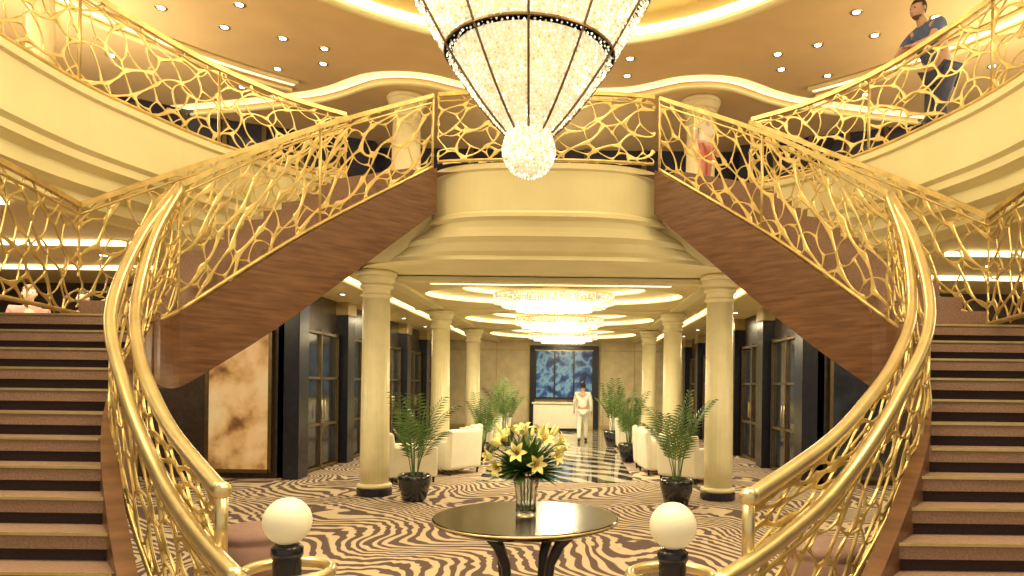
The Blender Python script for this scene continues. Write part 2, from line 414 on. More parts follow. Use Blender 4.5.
# ------------------------------------------------ structure
def struct(o,name): o.name=name; o['kind']='structure'; return o
tn=[0]
def trim(b,m,smooth=False,recalc=True):
    tn[0]+=1; o=b.obj('trim_%d'%tn[0],m,smooth=smooth,recalc=recalc); o['kind']='structure'; return o
b=B(); b.box(-10,10,-3,27.2,-.1,0); struct(b.obj('floor','zebra'),'floor')
b=B(); b.box(-1.3,1.5,12.2,27,-.005,.006); struct(b.obj('floor.001','mfloor'),'floor.001')
b=B(); b.box(-9.9,-6.0,8.0,10.3,0,1.25); struct(b.obj('floor.006','carpet'),'floor.006')
prof=[(-.3,4.56),(.04,4.56),(.04,4.49),(0,4.47),(0,3.98),(-.05,3.94),(-.05,3.86),(-.16,3.80),(-.16,3.66),(-.28,3.60),(-.28,3.48),(-.40,3.42),(-.40,3.38)]
for sx in (1,-1):
    C,_=crv([(x,y,0) for x,y in E],60)
    V=[];F=[];n=len(C);m=len(prof)
    for k,c in enumerate(C):
        p=C[max(k-1,0)];q=C[min(k+1,n-1)]; t=Vector((q[0]-p[0],q[1]-p[1],0)).normalized(); nn=Vector((t.y,-t.x,0))
        for o_,z in prof: V.append((sx*(c[0]+nn.x*o_),c[1]+nn.y*o_,z))
    for k in range(n-1):
        for j in range(m-1): F.append((k*m+j,k*m+j+1,(k+1)*m+j+1,(k+1)*m+j))
    b=B(); b.add(V,F); trim(b,'cream')
    for z,nm,mt,inn in ((4.5,'floor.002','carpet',0.02),(3.385,'ceiling.001','ceil2',.38)):
        V=[];F=[]
        for c in C: V+=[(sx*(c[0]-inn),c[1],z),(sx*-10,c[1],z)]
        for k in range(n-1): F.append((2*k,2*k+1,2*k+3,2*k+2))
        b=B(); b.add(V,F); struct(b.obj(nm,mt),nm)
b=B(); b.box(-10,10,10,18,4.35,4.5); 
b.add([(-2.9,10,4.5),(-2.85,9.9,4.5),(-1.5,9.28,4.5),(1.5,9.28,4.5),(2.85,9.9,4.5),(2.9,10,4.5)],[(0,1,2,3,4,5)]); struct(b.obj('floor.004','carpet'),'floor.004')
for sx in(1,-1):
    b=B(); b.add([(sx*-2.95,10,3.4),(sx*-1.6,9.75,3.4),(sx*-1.6,9.75,4.5),(sx*-2.95,10,4.5)],[(0,1,2,3)]); trim(b,'cream')
lev=[(1.5,1.3,10.6,4.58),(1.74,1.52,10.6,4.58),(1.74,1.52,10.6,4.51),(1.70,1.48,10.6,4.49),(1.70,1.48,10.6,3.97),(1.76,1.50,10.6,3.94),(1.77,1.50,10.6,3.89),(1.72,1.42,10.6,3.86),(1.9,1.42,10.65,3.78),(2.05,1.46,10.7,3.72),(2.1,1.46,10.7,3.66),(2.2,1.46,10.8,3.60),(2.5,1.55,11.0,3.50),(2.85,1.75,11.3,3.46),(2.9,1.76,11.3,3.40),(2.75,1.6,11.3,3.385)]
V=[];F=[];n=49
for l in lev: V+=sup(*l)
for k in range(len(lev)-1):
    for i in range(n-1): F.append((k*n+i,k*n+i+1,(k+1)*n+i+1,(k+1)*n+i))
F.append(tuple((len(lev)-1)*n+i for i in range(n)))
b=B(); b.add(V,F); trim(b,'cream')
def holepanel(b,x0,x1,y0,y1,cx,cy,a,bb,z,depth,mi=0,mt=0,top=True):
    ang=[2*pi*i/72 for i in range(72)]+[math.atan2(y-cy,x-cx)%(2*pi) for x in(x0,x1) for y in(y0,y1)]
    ang=sorted(set(round(t,6) for t in ang)); V=[];n=len(ang)
    for t in ang:
        c,s=math.cos(t),math.sin(t)
        V.append((cx+a*c,cy+bb*s,z))
        k=min([(x1-cx)/c if c>1e-6 else ((x0-cx)/c if c<-1e-6 else 1e9),(y1-cy)/s if s>1e-6 else ((y0-cy)/s if s<-1e-6 else 1e9)])
        V.append((cx+k*c,cy+k*s,z)); V.append((cx+a*c,cy+bb*s,z+depth))
    F=[];G=[]
    for i in range(n):
        j=(i+1)%n; F.append((3*i,3*i+1,3*j+1,3*j)); G.append((3*i,3*j,3*j+2,3*i+2))
    b.add(V,F,mi); b.add(V,G+([tuple(3*i+2 for i in range(n))] if top else []),mt)
def band(b,cx,cy,a,bb,z0,z1,n=64,mi=0):
    V=[];F=[]
    for i in range(n):
        t=2*pi*i/n; V+=[(cx+a*math.cos(t),cy+bb*math.sin(t),z0),(cx+a*math.cos(t),cy+bb*math.sin(t),z1)]
    for i in range(n):
        j=(i+1)%n; F.append((2*i,2*j,2*j+1,2*i+1))
    b.add(V,F,mi)
def ringtube(b,cx,cy,r,z,t,a0=0,a1=2*pi,n=72,k=8,ry=None):
    ry=ry or r
    b.tube([(cx+r*math.cos(a0+(a1-a0)*i/n),cy+ry*math.sin(a0+(a1-a0)*i/n),z) for i in range(n+1)],t,k,cap=False)
b=B()
b.box(-3.2,3.2,10.9,11.7,3.385,3.45)
OV=((11.7,15.5,13.4,1.5),(15.5,20.5,18.2,1.8),(20.5,27,23.5,2.2))
for y0,y1,cy,bb in OV:
    holepanel(b,-3.2,3.2,y0,y1,0,cy,2.45,bb,3.385,.12,0,1,top=False)
    holepanel(b,-2.4501,2.4501,cy-bb-.0001,cy+bb+.0001,0,cy,1.75,bb*.72,3.505,.12,1,1)
for sx in(1,-1):
    x0,x1=sorted((sx*3.2,sx*3.5)); b.box(x0,x1,10.9,27,3.55,3.6)
    x0,x1=sorted((sx*3.5,sx*10)); b.box(x0,x1,10.0,27,3.385,3.6)
struct(b.obj('ceiling.003',['ceil2','cream']),'ceiling.003')
b=B()
for y0,y1,cy,bb in OV:
    band(b,0,cy,2.43,bb-.02,3.40,3.48); band(b,0,cy,1.73,bb*.72-.02,3.53,3.60)
for sx in(1,-1): 
    x0,x1=sorted((sx*3.44,sx*3.5)); b.box(x0,x1,11,26.8,3.42,3.5)
b.box(-2.0,2.0,11.55,11.70,3.35,3.384)
trim(b,'cove')
b=B()
for cy in (15.6,20.5): b.box(-3.15,3.15,cy-.12,cy+.12,3.33,3.385)
for sx in(1,-1):
    x0,x1=sorted((sx*2.5,sx*2.72)); b.box(x0,x1,11.2,26.9,3.33,3.385)
b.box(-2.75,2.75,11.0,11.2,3.30,3.40)
trim(b,'cream')
for sx in (1,-1):
    b=B()
    for y in (6.5,8.5,10.4):
        x0,x1=sorted((sx*4.95,sx*9)); b.box(x0,x1,y,y+.12,3.34,3.38)
    trim(b,'coveb')
b=B(); b.box(-10,10,27,27.2,0,4.5); struct(b.obj('wall_back','marblew'),'wall_back')
b=B()
for x in(-2.6,-1.35,1.5,2.7): b.box(x-.02,x+.02,26.96,27,.1,3.3)
b.box(-4.5,4.5,26.95,27,3.0,3.04); b.box(-4.5,4.5,26.95,27,.0,.15); trim(b,'goldflat')
b=B()
b.box(-1.32,-1.12,26.8,27,0,3.05);b.box(1.12,1.32,26.8,27,0,3.05);b.box(-1.32,1.32,26.8,27,3.05,3.2); struct(b.obj('door_1','black'),'door_1')
r=empty('wall_artwork',(0,26.9,1.2)); tag(r,'tall dark blue patterned panel in a black frame','artwork')
b=B(); b.box(-1.1,1.1,26.9,26.95,1.2,3.0); b.obj('panel','artblue',r)
b=B()
for x in(-1.1,-.37,.37,1.1): b.box(x-.03,x+.03,26.86,26.9,1.2,3.0)
b.box(-1.13,1.13,26.86,26.9,1.15,1.22); b.obj('frame','black',r)
r=empty('reception_desk',(-.3,25.8,0)); tag(r,'white reception counter with pale stone top','desk')
b=B(); b.box(-1.1,.55,25.6,26.1,.1,1.0); b.obj('body','white',r,bevel=.02)
b=B(); b.box(-1.15,.6,25.55,26.15,1.0,1.06); b.obj('countertop','marblew',r,bevel=.01)
b=B(); b.box(-1.05,.5,25.65,26.05,0,.1); b.obj('plinth','black',r)
for sx,nm in((1,'left'),(-1,'right')):
    b=B(); x0,x1=sorted((sx*-4.6,sx*-4.8)); b.box(x0,x1,12.3,27,0,3.385); struct(b.obj('wall_'+nm,'darkwood'),'wall_'+nm)
    b=B(); x0,x1=sorted((sx*-4.6,sx*-10)); b.box(x0,x1,12.3,12.5,0,3.385); struct(b.obj('wall_front_'+nm,'darkwood'),'wall_front_'+nm)
    b=B(); x0,x1=sorted((sx*-10,sx*-10.2)); b.box(x0,x1,-3,27,0,7.5); struct(b.obj('wall_outer_'+nm,'blackout'),'wall_outer_'+nm)
    y=12.45
    for i in range(6):
        r=empty('wall_pilaster',(sx*-4.5,y-.1,0)); tag(r,'black lacquered pilaster with gilt capital along the corridor wall','pilaster',group='black pilasters')
        x0,x1=sorted((sx*-4.62,sx*-4.35)); 
        b=B(); b.box(x0,x1,y-.35,y+.1,.0,3.1); b.obj('shaft','black',r,bevel=.01)
        b=B(); b.box(x0-.02,x1+.02,y-.38,y+.13,3.1,3.38); b.obj('capital','goldflat',r,bevel=.02)
        if i<5:
            r=empty('glass_door',(sx*-4.55,y+1.1,0)); tag(r,'double glass door in a dark bronze frame','door',group='glazed corridor doors')
            x0,x1=sorted((sx*-4.6,sx*-4.55))
            b=B(); b.box(x0,x1,y+.2,y+2.1,.1,2.6); b.obj('glass','doorglass',r)
            b=B(); xa,xb=sorted((sx*-4.6,sx*-4.5))
            for yy in(y+.18,y+1.15,y+2.1): b.box(xa,xb,yy-.03,yy+.03,0,2.7)
            for zz in(.02,.85,1.75,2.62): b.box(xa,xb,y+.15,y+2.13,zz,zz+.05)
            b.obj('frame','bronzef',r)
            b=B(); xc=sx*-4.46
            for yy in(y+1.07,y+1.23): b.tube([(xc,yy,1.0),(xc,yy,1.35)],.012,8)
            b.obj('handle','brass',r,smooth=True)
        y+=2.6
    r=empty('wall_panel',(sx*-5.43,12.28,0)); tag(r,'tall framed panel mottled in amber, beige and brown' if sx==1 else 'tall dark glass panel in a thin bronze frame','panel',group='framed panels')
    x0,x1=sorted((sx*-6.0,sx*-4.9)); b=B(); b.box(x0,x1,12.22,12.3,.15,2.55); b.obj('panel','artgold' if sx==1 else 'doorglass',r)
    b=B()
    for x in (x0,x1): b.box(x-.03,x+.03,12.2,12.3,.1,2.6)
    b.box(x0,x1,12.2,12.3,2.55,2.61); b.box(x0,x1,12.2,12.3,.1,.16)
    b.obj('frame','bronzef',r)
    W=[(-10,10.6),(-6.8,12.9),(-3.7,14.2),(-3.7,14.6)]
    V=[];F=[]
    for x,y_ in W: V+=[(sx*x,y_,4.5),(sx*x,y_,6.7)]
    for i in range(3): F.append((2*i,2*i+2,2*i+3,2*i+1))
    b=B(); b.add(V,F); struct(b.obj('wall_upper_'+nm,'navy'),'wall_upper_'+nm)
    b=B()
    for i in range(2):
        p,q=Vector(W[i]),Vector(W[i+1])
        for k in range(5):
            c=p.lerp(q,k/5); b.box(sx*c.x-.04,sx*c.x+.04,c.y-.09,c.y-.01,4.5,6.6)
    trim(b,'bronzef')
b=B(); b.box(-3.8,3.8,14.6,14.8,4.5,6.65); struct(b.obj('wall_upper_back','navy'),'wall_upper_back')
b=B()
for x in(-3.0,-1.8,-.6,.6,1.8,3.0): b.box(x-.05,x+.05,14.5,14.6,4.5,6.6)
b.box(-3.7,3.7,14.52,14.6,5.9,5.96); trim(b,'bronzef')
# upper ceiling
b=B(); holepanel(b,-10,10,-3,18,0,6.2,4.1,4.1,6.7,.35,0,1,top=False)
holepanel(b,-4.1001,4.1001,2.0999,10.3001,0,6.2,3.1,3.1,7.05,.35,1,1)
struct(b.obj('ceiling',['ceil','ceil2']),'ceiling')
b=B(); band(b,0,6.2,4.06,4.06,6.74,6.86); band(b,0,6.2,3.07,3.07,7.1,7.2); trim(b,'coveb')
b=B(); ringtube(b,0,6.2,4.12,6.69,.05)
lobe=[(-10,13.6),(-6.5,12.9),(-4.4,12.35),(-3.7,12.05),(-3.25,11.75),(-2.9,11.55),(-2.5,11.48),(-2.1,11.55),(-1.75,11.75),(-1.4,11.93),(-.9,12.02),(0,12.05)]
lobe=lobe+[(-x,y) for x,y in lobe[-2::-1]]
LC,_=crv([(x,y,0) for x,y in lobe],170)
b.tube([(c[0],c[1],6.61) for c in LC],.035,8)
a1=math.radians(52)
for s_ in(0,1):
    a0=(-.6 if s_==0 else pi-a1); e=(a1 if s_==0 else pi+.6)
    ringtube(b,0,6.2,7.25,6.66,.04,a0,e); ringtube(b,0,6.2,6.88,6.66,.04,a0,e)
trim(b,'cream',True)
b=B()
V=[];F=[]
for c in LC: V+=[(c[0],c[1],6.60),(c[0],18,6.60),(c[0],c[1],6.70)]
for i in range(len(LC)-1):
    F+=[(3*i,3*i+1,3*i+4,3*i+3),(3*i,3*i+3,3*i+5,3*i+2)]
b.add(V,F); o=struct(b.obj('ceiling.005','ceil'),'ceiling.005')
def flatband(b,C,off0,off1,z):
    V=[];F=[]
    for k,c in enumerate(C):
        p=C[max(k-1,0)];q=C[min(k+1,len(C)-1)]; t=Vector((q[0]-p[0],q[1]-p[1],0)).normalized(); nn=Vector((t.y,-t.x,0))
        V+=[(c[0]+nn.x*off0,c[1]+nn.y*off0,z),(c[0]+nn.x*off1,c[1]+nn.y*off1,z)]
    for k in range(len(C)-1): F.append((2*k,2*k+1,2*k+3,2*k+2))
    b.add(V,F)
b=B(); flatband(b,LC,.04,.11,6.694)
for s_ in(0,1):
    a0=(-.6 if s_==0 else pi-a1); e=(a1 if s_==0 else pi+.6)
    flatband(b,[(7.07*math.cos(a0+(e-a0)*i/48),6.2+7.07*math.sin(a0+(e-a0)*i/48)) for i in range(49)],-.12,.06,6.69)
trim(b,'cove')
b=B(); flatband(b,LC,.11,.26,6.694); trim(b,'cove_spill')  # fainter glowing band painted as light spill beside the cove strip
r0=empty('recessed_downlight',(0,0,0))
tag(r0,'small round recessed downlight with bright lens in the tan ceiling','downlight',group='ceiling downlights')
b=B(); b.lathe([(.055,-.004),(.075,-.012),(.085,0),(.06,.0)],20); b.obj('trim_ring','brass',r0,smooth=True)
b=B(); b.lathe([(.001,-.008),(.045,-.008),(.045,0)],16); b.obj('lens','down',r0)
pos=[]
for (x,y) in [(-5.2,9.4),(-4.6,9.9),(-3.9,10.2),(-5.6,10.6),(-4.4,11.2),(-3.6,11.0),(-3.4,10.5),(-6.8,10.8),(-1.2,11.3),(-.4,11.5),(.4,11.5),(1.2,11.3),(-1.2,10.7),(1.2,10.7),(-8.3,9.8),(-5.3,11.9),(-4.1,9.3),(-8,11.5)]:
    pos.append((x,y,6.699)); 
    if abs(x)>2 : pos.append((-x,y,6.699))
for sx in(-1,1):
    for y in(11.3,13.4,15.9,18.2,20.8,23.5): pos.append((sx*4.05,y,3.384))
    for y in(5.2,7.4,9.5): pos.append((sx*6.0,y,3.384))
r0.location=pos[0]
for p in pos[1:]: clone(r0,p)
# ------------------------------------------------ columns
def column(x,y,z0,z1,R=.215,up=False):
    r=empty('column',(x,y,z0)); tag(r,'cream round column with moulded capital'+('' if up else ' and dark plinth'),'column',group='atrium columns')
    h=z1-z0
    b=B(); b.lathe([(R*.98,.18),(R,.6),(R*.93,h-.40)],80,(x,y,z0),flute=.004,fn=20); b.obj('shaft','colm',r,smooth=True)
    def arc(c,r0,dz,n=6): return [(c[0]+r0*math.cos(-pi/2+pi*i/n),c[1]+dz*math.sin(-pi/2+pi*i/n)) for i in range(n+1)]
    pf=[(R*.93,h-.42)]+arc((R*.95,h-.375),.03,.022)+[(R*.94,h-.34),(R*.94,h-.27)]+arc((R*.98,h-.235),.035,.03)+[(R*1.0,h-.20)]+[(R*(1.0+.25*math.sin(t*pi/12)),h-.19+.08*(1-math.cos(t*pi/12))) for t in range(7)]+[(R*1.27,h-.09)]+arc((R*1.22,h-.045),.035,.04)+[(R*1.2,h)]
    b=B(); b.lathe(pf,48,(x,y,z0)); b.obj('capital','colm',r,smooth=True)
    b=B(); b.lathe([(R*1.12,.11)]+arc((R*1.08,.15),.03,.03)+[(R*.9,.19)],40,(x,y,z0)); b.obj('base','colm',r,smooth=True)
    b=B(); b.lathe([(R*1.22,0),(R*1.22,.10),(R*1.12,.115)],40,(x,y,z0)); b.obj('plinth','black',r)
for sx in(-1,1):
    for y in(10.6,15.7,20.7): column(sx*2.6,y,0.001,3.38 if y<11 else 3.325)
    column(sx*2.52,12.0,4.5,6.595,.25,True)
    column(sx*5.35,7.5,4.5,6.69,.13,True)
# ------------------------------------------------ chandelier
def beads(b,c,sz,rd):
    j=rd.uniform(.8,1.2)*sz; a=rd.uniform(0,pi); ca,sa=math.cos(a)*j,math.sin(a)*j
    x,y,z=c; k=j*1.35
    b.add([(x+ca,y+sa,z),(x-sa,y+ca,z),(x-ca,y-sa,z),(x+sa,y-ca,z),(x,y,z+k),(x,y,z-k)],[(0,1,4),(1,2,4),(2,3,4),(3,0,4),(1,0,5),(2,1,5),(3,2,5),(0,3,5)])
r=empty('chandelier',(0,6,3.47)); tag(r,'huge tapering crystal bead chandelier with bronze ribs and glowing core','chandelier')
cp=[(.19,3.84),(.27,3.92),(.36,4.02),(.45,4.13),(.54,4.25),(.64,4.39),(.73,4.53),(.82,4.68),(.91,4.83),(.99,4.98),(1.07,5.17),(1.15,5.42),(1.2,5.75)]
def cr(z):
    for a,bq in zip(cp,cp[1:]):
        if a[1]<=z<=bq[1]: t=(z-a[1])/(bq[1]-a[1]); return a[0]+(bq[0]-a[0])*t
    return cp[-1][0] if z>5 else cp[0][0]
b=B(); b.lathe([(q*.93,z) for q,z in cp],48,(0,6,0)); b.obj('diffuser','diff',r,smooth=True)
b=B(); rd=random.Random(5)
def strands(n,z0,z1,dz,sz):
    for i in range(n):
        a=2*pi*i/n; z=z0+rd.uniform(0,dz)
        while z<z1:
            R=cr(z)+rd.uniform(-.008,.008); aa=a+rd.uniform(-.003,.003); beads(b,(R*math.cos(aa),6+R*math.sin(aa),z),sz,rd); z+=dz
strands(60,3.84,4.12,.026,.0098)
strands(104,4.12,4.5,.029,.0115)
strands(156,4.5,5.0,.032,.0128)
strands(184,5.0,5.76,.036,.0145)
o=b.obj('crystal_strands','crystal',r,recalc=False); o['kind']='stuff'
b=B()
for i in range(10):
    a=2*pi*(i+.5)/10+.05; b.tube([((q+.014)*math.cos(a),6+(q+.014)*math.sin(a),z) for q,z in cp],.0105,5)
b.obj('rib','bronze',r,smooth=True)
b=B()
for z,t in((4.5,.014),(5.05,.02),(5.76,.05)):
    R=cr(z)+.01; b.lathe([(R,z-t),(R+.010,z-t*.6),(R+.010,z+t*.6),(R,z+t),(R-.02,z+t),(R-.02,z-t),(R,z-t)],64,(0,6,0))
b.obj('band','bronze',r)
b=B(); z=3.48
while z<3.87:
    t=(z-3.71)/.24; R=.225*math.sqrt(max(0.02,1-t*t)) if z<3.71 else .225-(z-3.71)*.25; n=max(5,int(2*pi*R/.026))
    for i in range(n):
        a=2*pi*i/n; beads(b,(R*math.cos(a),6+R*math.sin(a),z),.0115,rd)
    z+=.025
o=b.obj('crystal_pendant','crystal',r,recalc=False); o['kind']='stuff'
b=B(); b.lathe([(.001,3.51),(.11,3.54),(.18,3.62),(.205,3.70),(.175,3.86)],24,(0,6,0)); b.obj('pendant_diffuser','diff',r,smooth=True)
b=B(); b.lathe([(1.2,5.79),(.6,5.95),(.15,6.1),(.1,6.5),(.1,7.2),(.5,7.3),(.5,7.39)],32,(0,6,0)); b.obj('canopy','bronze',r,smooth=True)
for k,(cy,z) in enumerate(((13.4,3.62),(18.2,3.62),(23.5,3.62))):
    r=empty('flush_crystal_chandelier',(0,cy,z)); tag(r,'wide oval flush-mounted crystal fixture under the corridor ceiling','chandelier',group='oval crystal ceiling fixtures')
    b=B(); rd=random.Random(9+k)
    for ring,(a,bb,zt,zb) in enumerate(((1.15,.74,3.40,3.25),(.98,.62,3.31,3.18),(.72,.44,3.27,3.11))):
        n=int(2*pi*a/.05)
        for i in range(n):
            t=2*pi*i/n; zz=zb
            while zz<zt: beads(b,(a*math.cos(t),cy+bb*math.sin(t),zz),.017,rd); zz+=.045
    o=b.obj('crystal_strands','crystal2',r,recalc=False); o['kind']='stuff'
    b=B(); b.lathe([(1.15,3.41),(1.15,3.44),(.3,3.5),(.3,3.62)],40,(0,cy,0),sy=.66); b.obj('ceiling_plate','brass',r)
# ------------------------------------------------ table, vase, lilies
r=empty('round_table',(.08,5,0)); tag(r,'round glossy dark lacquer table with curved splayed legs','table')
b=B(); b.lathe([(.001,.70),(.58,.70),(.62,.715),(.66,.735),(.66,.752),(.65,.76),(.001,.76)],72,(.08,5,0)); b.obj('table_top','tabletop',r)
b=B(); b.lathe([(.655,.738),(.664,.742),(.664,.750),(.655,.755)],72,(.08,5,0)); b.obj('rim','brass',r,smooth=True)
for i in range(4):
    a=pi/4+i*pi/2+.2
    b=B(); b.tube([(.08+math.cos(a)*q,5+math.sin(a)*q,z) for q,z in((.40,.70),(.30,.60),(.22,.45),(.20,.3),(.26,.14),(.36,0.02))],[.045,.042,.036,.032,.032,.036],8); b.obj('leg','black',r,smooth=True)
r=empty('vase',(.08,5,.76)); tag(r,'cut clear glass vase flaring at the rim on the round table','vase')
b=B(); b.lathe([(.001,.762),(.07,.762),(.075,.80),(.070,.86),(.079,.95),(.100,1.04),(.106,1.06),(.099,1.055),(.072,.95),(.063,.86),(.066,.80),(.001,.78)],32,(.08,5,0)); b.obj('body','glass',r,smooth=True)
def lily():
    r=empty('lily',(0,0,0)); tag(r,'open yellow lily with pointed petals and brown stamens','flower',group='yellow lilies in the vase')
    b=B()
    for i in range(6):
        a=2*pi*i/6; L=.105; ca,sa=math.cos(a),math.sin(a); V=[];
        for k in range(7):
            t=k/6; w=.026*math.sin(pi*min(1,t*.92+.08))**.8; rad=.010+L*t*.9*(.5+.5*t); h=.085*math.sin(min(t,1)*pi*.62)+ (0.008 if i%2 else 0)
            for s_ in(-1,0,1): V.append((ca*rad-sa*w*s_,sa*rad+ca*w*s_,h+(.006 if s_ else 0)))
        F=[]
        for k in range(6):
            for s_ in(0,1): F.append((k*3+s_,k*3+s_+1,k*3+s_+4,k*3+s_+3))
        b.add(V,F)
    b.obj('petals','yellow',r,smooth=True,recalc=False)
    b=B()
    for i in range(5):
        a=2*pi*i/5+.4; b.tube([(0,0,.01),(.018*math.cos(a),.018*math.sin(a),.085)],.0022,4); b.sphere((.018*math.cos(a),.018*math.sin(a),.088),.005,6,4)
    b.obj('stamens','stamen',r)
    b=B(); b.tube([(0,0,.01),(0,0,-.05),(0,.005,-.13)],[.008,.004,.004],6); b.obj('stem','leafd',r)
    return r
L0=lily(); rd=random.Random(12); first=True
FL=[(-.27,-.05,.04,-.9,-.3,.1),(-.20,-.12,-.02,-.6,-.7,-.2),(-.16,-.05,.15,-.5,-.4,.7),(-.06,-.16,.07,-.1,-1,.3),(-.02,-.05,.20,-.1,-.4,1),(.08,-.15,.0,.3,-.9,0),(.13,-.08,.15,.5,-.6,.6),(.21,-.08,.05,.9,-.5,.1),(.25,-.02,.13,.9,-.2,.6),(-.08,.08,.19,-.4,.5,.9),(.1,.12,.17,.3,.7,.8),(-.22,.10,.11,-.8,.5,.3),(.22,.12,.07,.8,.6,.2),(.02,.2,.07,0,1,.3)]
for (x,y,z,dx,dy,dz) in FL:
    c=(.08+x*.84,5+y*.9,1.15+z*.95)
    l=L0 if first else clone(L0,c); first=False
    l.location=c; l.rotation_mode='QUATERNION'; l.rotation_quaternion=Vector((dx,dy,dz)).normalized().to_track_quat('Z','Y'); l.scale=(.76,)*3
bd=None
for i in range(9):
    a=i*2.4+.5; c=(.08+.19*math.cos(a),5+.13*math.sin(a),1.31+.05*rd.random())
    if bd is None:
        bd=empty('lily_bud',(0,0,0)); tag(bd,'closed pale green-yellow lily bud above the bouquet','flower bud',group='lily buds')
        b=B(); b.lathe([(.001,0),(.010,.008),(.014,.03),(.012,.06),(.005,.085),(.001,.09)],10); b.obj('bud','yellow',bd,smooth=True)
        b=B(); b.tube([(0,0,.004),(0,0,-.10)],.003,5); b.obj('stem','leaf',bd); q=bd
    else: q=clone(bd,c)
    q.location=c; q.rotation_euler=(.5*math.sin(a)*-1,.5*math.cos(a),0)
b=B()
for i in range(280):
    a=rd.uniform(0,2*pi); el=rd.uniform(-.4,1.3); d=Vector((math.cos(a)*math.cos(el),math.sin(a)*math.cos(el),math.sin(el)*.9+.12)).normalized()
    p=Vector((.08,5,1.08)); L=rd.uniform(.14,.33); q=p+d*L; s_=d.cross(Vector((0,0,1))).normalized()*.022
    m_=p+d*L*.6
    b.add([p,m_+s_,q-Vector((0,0,.02)),m_-s_],[(0,1,2,3)])
o=b.obj('bouquet_foliage','leafd',recalc=False); tag(o,'dense green lily foliage filling the glass vase','foliage',kind='stuff')
b=B()
for i in range(12):
    a=i*.63; b.tube([(.08+.03*math.cos(a),5+.03*math.sin(a),.79),(.08+.05*math.cos(a),5+.05*math.sin(a),1.1)],.004,5)
o=b.obj('flower_stems','leaf'); tag(o,'green flower stems standing inside the glass vase','stems',kind='stuff')
# ------------------------------------------------ palms
def palm(seed):
    rd=random.Random(seed)
    r=empty('potted_palm',(0,0,0)); tag(r,'feathery green palm in a black glazed pot','plant',group='potted palms')
    b=B(); b.lathe([(.001,0),(.14,0),(.17,.03),(.235,.28),(.24,.36),(.215,.39),(.20,.37),(.19,.33),(.001,.33)],32); b.obj('pot','pot',r,smooth=True)
    b=B(); b.lathe([(.001,.345),(.19,.34)],20); b.obj('soil','soil',r)
    b=B(); b2=B()
    for i in range(9):
        a=i*2.4+rd.uniform(-.3,.3); L=rd.uniform(.75,1.35); lean=rd.uniform(.08,.64)
        P=[]
        for k in range(13):
            t=k/12; el=pi/2-lean*.35-lean*1.8*t*t
            if k==0: p=Vector((.04*math.cos(a),.04*math.sin(a),.34))
            else: p=P[-1]+Vector((math.cos(a)*math.cos(el),math.sin(a)*math.cos(el),math.sin(el)))*L/12
            P.append(p)
        b2.tube(P,[.009-.0005*k for k in range(13)],4)
        for k in range(5,13):
            t=k/12; d=(P[k]-P[k-1]).normalized(); sd=d.cross(Vector((0,0,1))); sd=sd.normalized() if sd.length>.01 else Vector((1,0,0)); ll=.21*math.sin(pi*min(1,(t-.2)*1.05))+.06
            for s_ in(-1,1):
                for off in (0,.5):
                    o_=P[k-1].lerp(P[k],off) if k else P[k]; e=o_+(sd*s_*.8+d*.65+Vector((0,0,-.35))).normalized()*ll; m_=o_.lerp(e,.45)+Vector((0,0,.02)); w=d*.0145
                    b.add([o_,m_+w,e,m_-w],[(0,1,2,3)])
    b.obj('fronds','leaf',r,recalc=False); b2.obj('stalks','leafd',r)
    return r
p1=palm(1); p1.location=(-1.88,10.1,.001)
p2=palm(2); p2.location=(1.88,9.95,.001)
for x,y,s,sr in((-1.6,15.6,1.0,p1),(-1.5,19.3,1.15,p2),(1.65,15.7,1.05,p1),(1.5,19.3,1.15,p2)):
    clone(sr,(x,y,.001),x*3,s)
# ------------------------------------------------ armchairs
def armchair():
    r=empty('armchair',(0,0,0)); tag(r,'cream upholstered square lounge armchair with dark feet','chair',group='cream lounge armchairs')
    b=B(); b.box(-.36,.36,-.38,.30,.12,.32); b.obj('seat_base','white',r,bevel=.03)
    b=B(); b.box(-.29,.29,-.40,.26,.32,.46); b.obj('seat_cushion','white',r,bevel=.05)
    b=B()
    b.add([(-.42,.24,.1),(.42,.24,.1),(.42,.42,.1),(-.42,.42,.1),(-.42,.34,.86),(.42,.34,.86),(.42,.46,.84),(-.42,.46,.84)],[(0,3,2,1),(4,5,6,7),(0,1,5,4),(1,2,6,5),(2,3,7,6),(3,0,4,7)]); b.obj('backrest','white',r,bevel=.05)
    for s_ in(-1,1):
        b=B(); x0,x1=sorted((s_*.30,s_*.43)); b.box(x0,x1,-.40,.36,.1,.62); b.obj('arm','white',r,bevel=.04)
        for y in(-.34,.36): b=B(); b.tube([(s_*.36,y,0),(s_*.37,y,.12)],[.018,.026],8); b.obj('leg','black',r)
    return r
a0=armchair(); first=True
for x,y,rt in((-2.45,12.2,2.0),(-1.95,13.4,-2.2),(-2.0,14.6,-1.6),(-2.0,16.9,-1.5),(-1.95,18.1,-1.6),(-1.9,20.6,-1.5),(2.5,12.6,2.4),(2.15,13.7,1.7),(2.1,14.8,1.5),(2.0,17.0,1.5),(1.95,18.2,1.6),(1.9,20.6,1.5)):
    if first: a0.location=(x,y,.001); a0.rotation_euler=(0,0,rt); first=False
    else: clone(a0,(x,y,.001),rt)
def ottoman(x,y):
    r=empty('ottoman',(x,y,0)); tag(r,'low round mauve velvet ottoman on the zebra carpet','ottoman',group='mauve round ottomans')
    b=B(); b.lathe([(.001,.08),(.30,.08),(.33,.12),(.33,.33),(.31,.36),(.33,.38),(.32,.43),(.26,.455),(.001,.465)],40,(x,y,0)); b.obj('seat','mauve',r,smooth=True)
    for i in range(4):
        a=pi/4+i*pi/2; b=B(); b.tube([(x+.24*math.cos(a),y+.24*math.sin(a),.001),(x+.22*math.cos(a),y+.22*math.sin(a),.1)],.02,8); b.obj('leg','black',r)
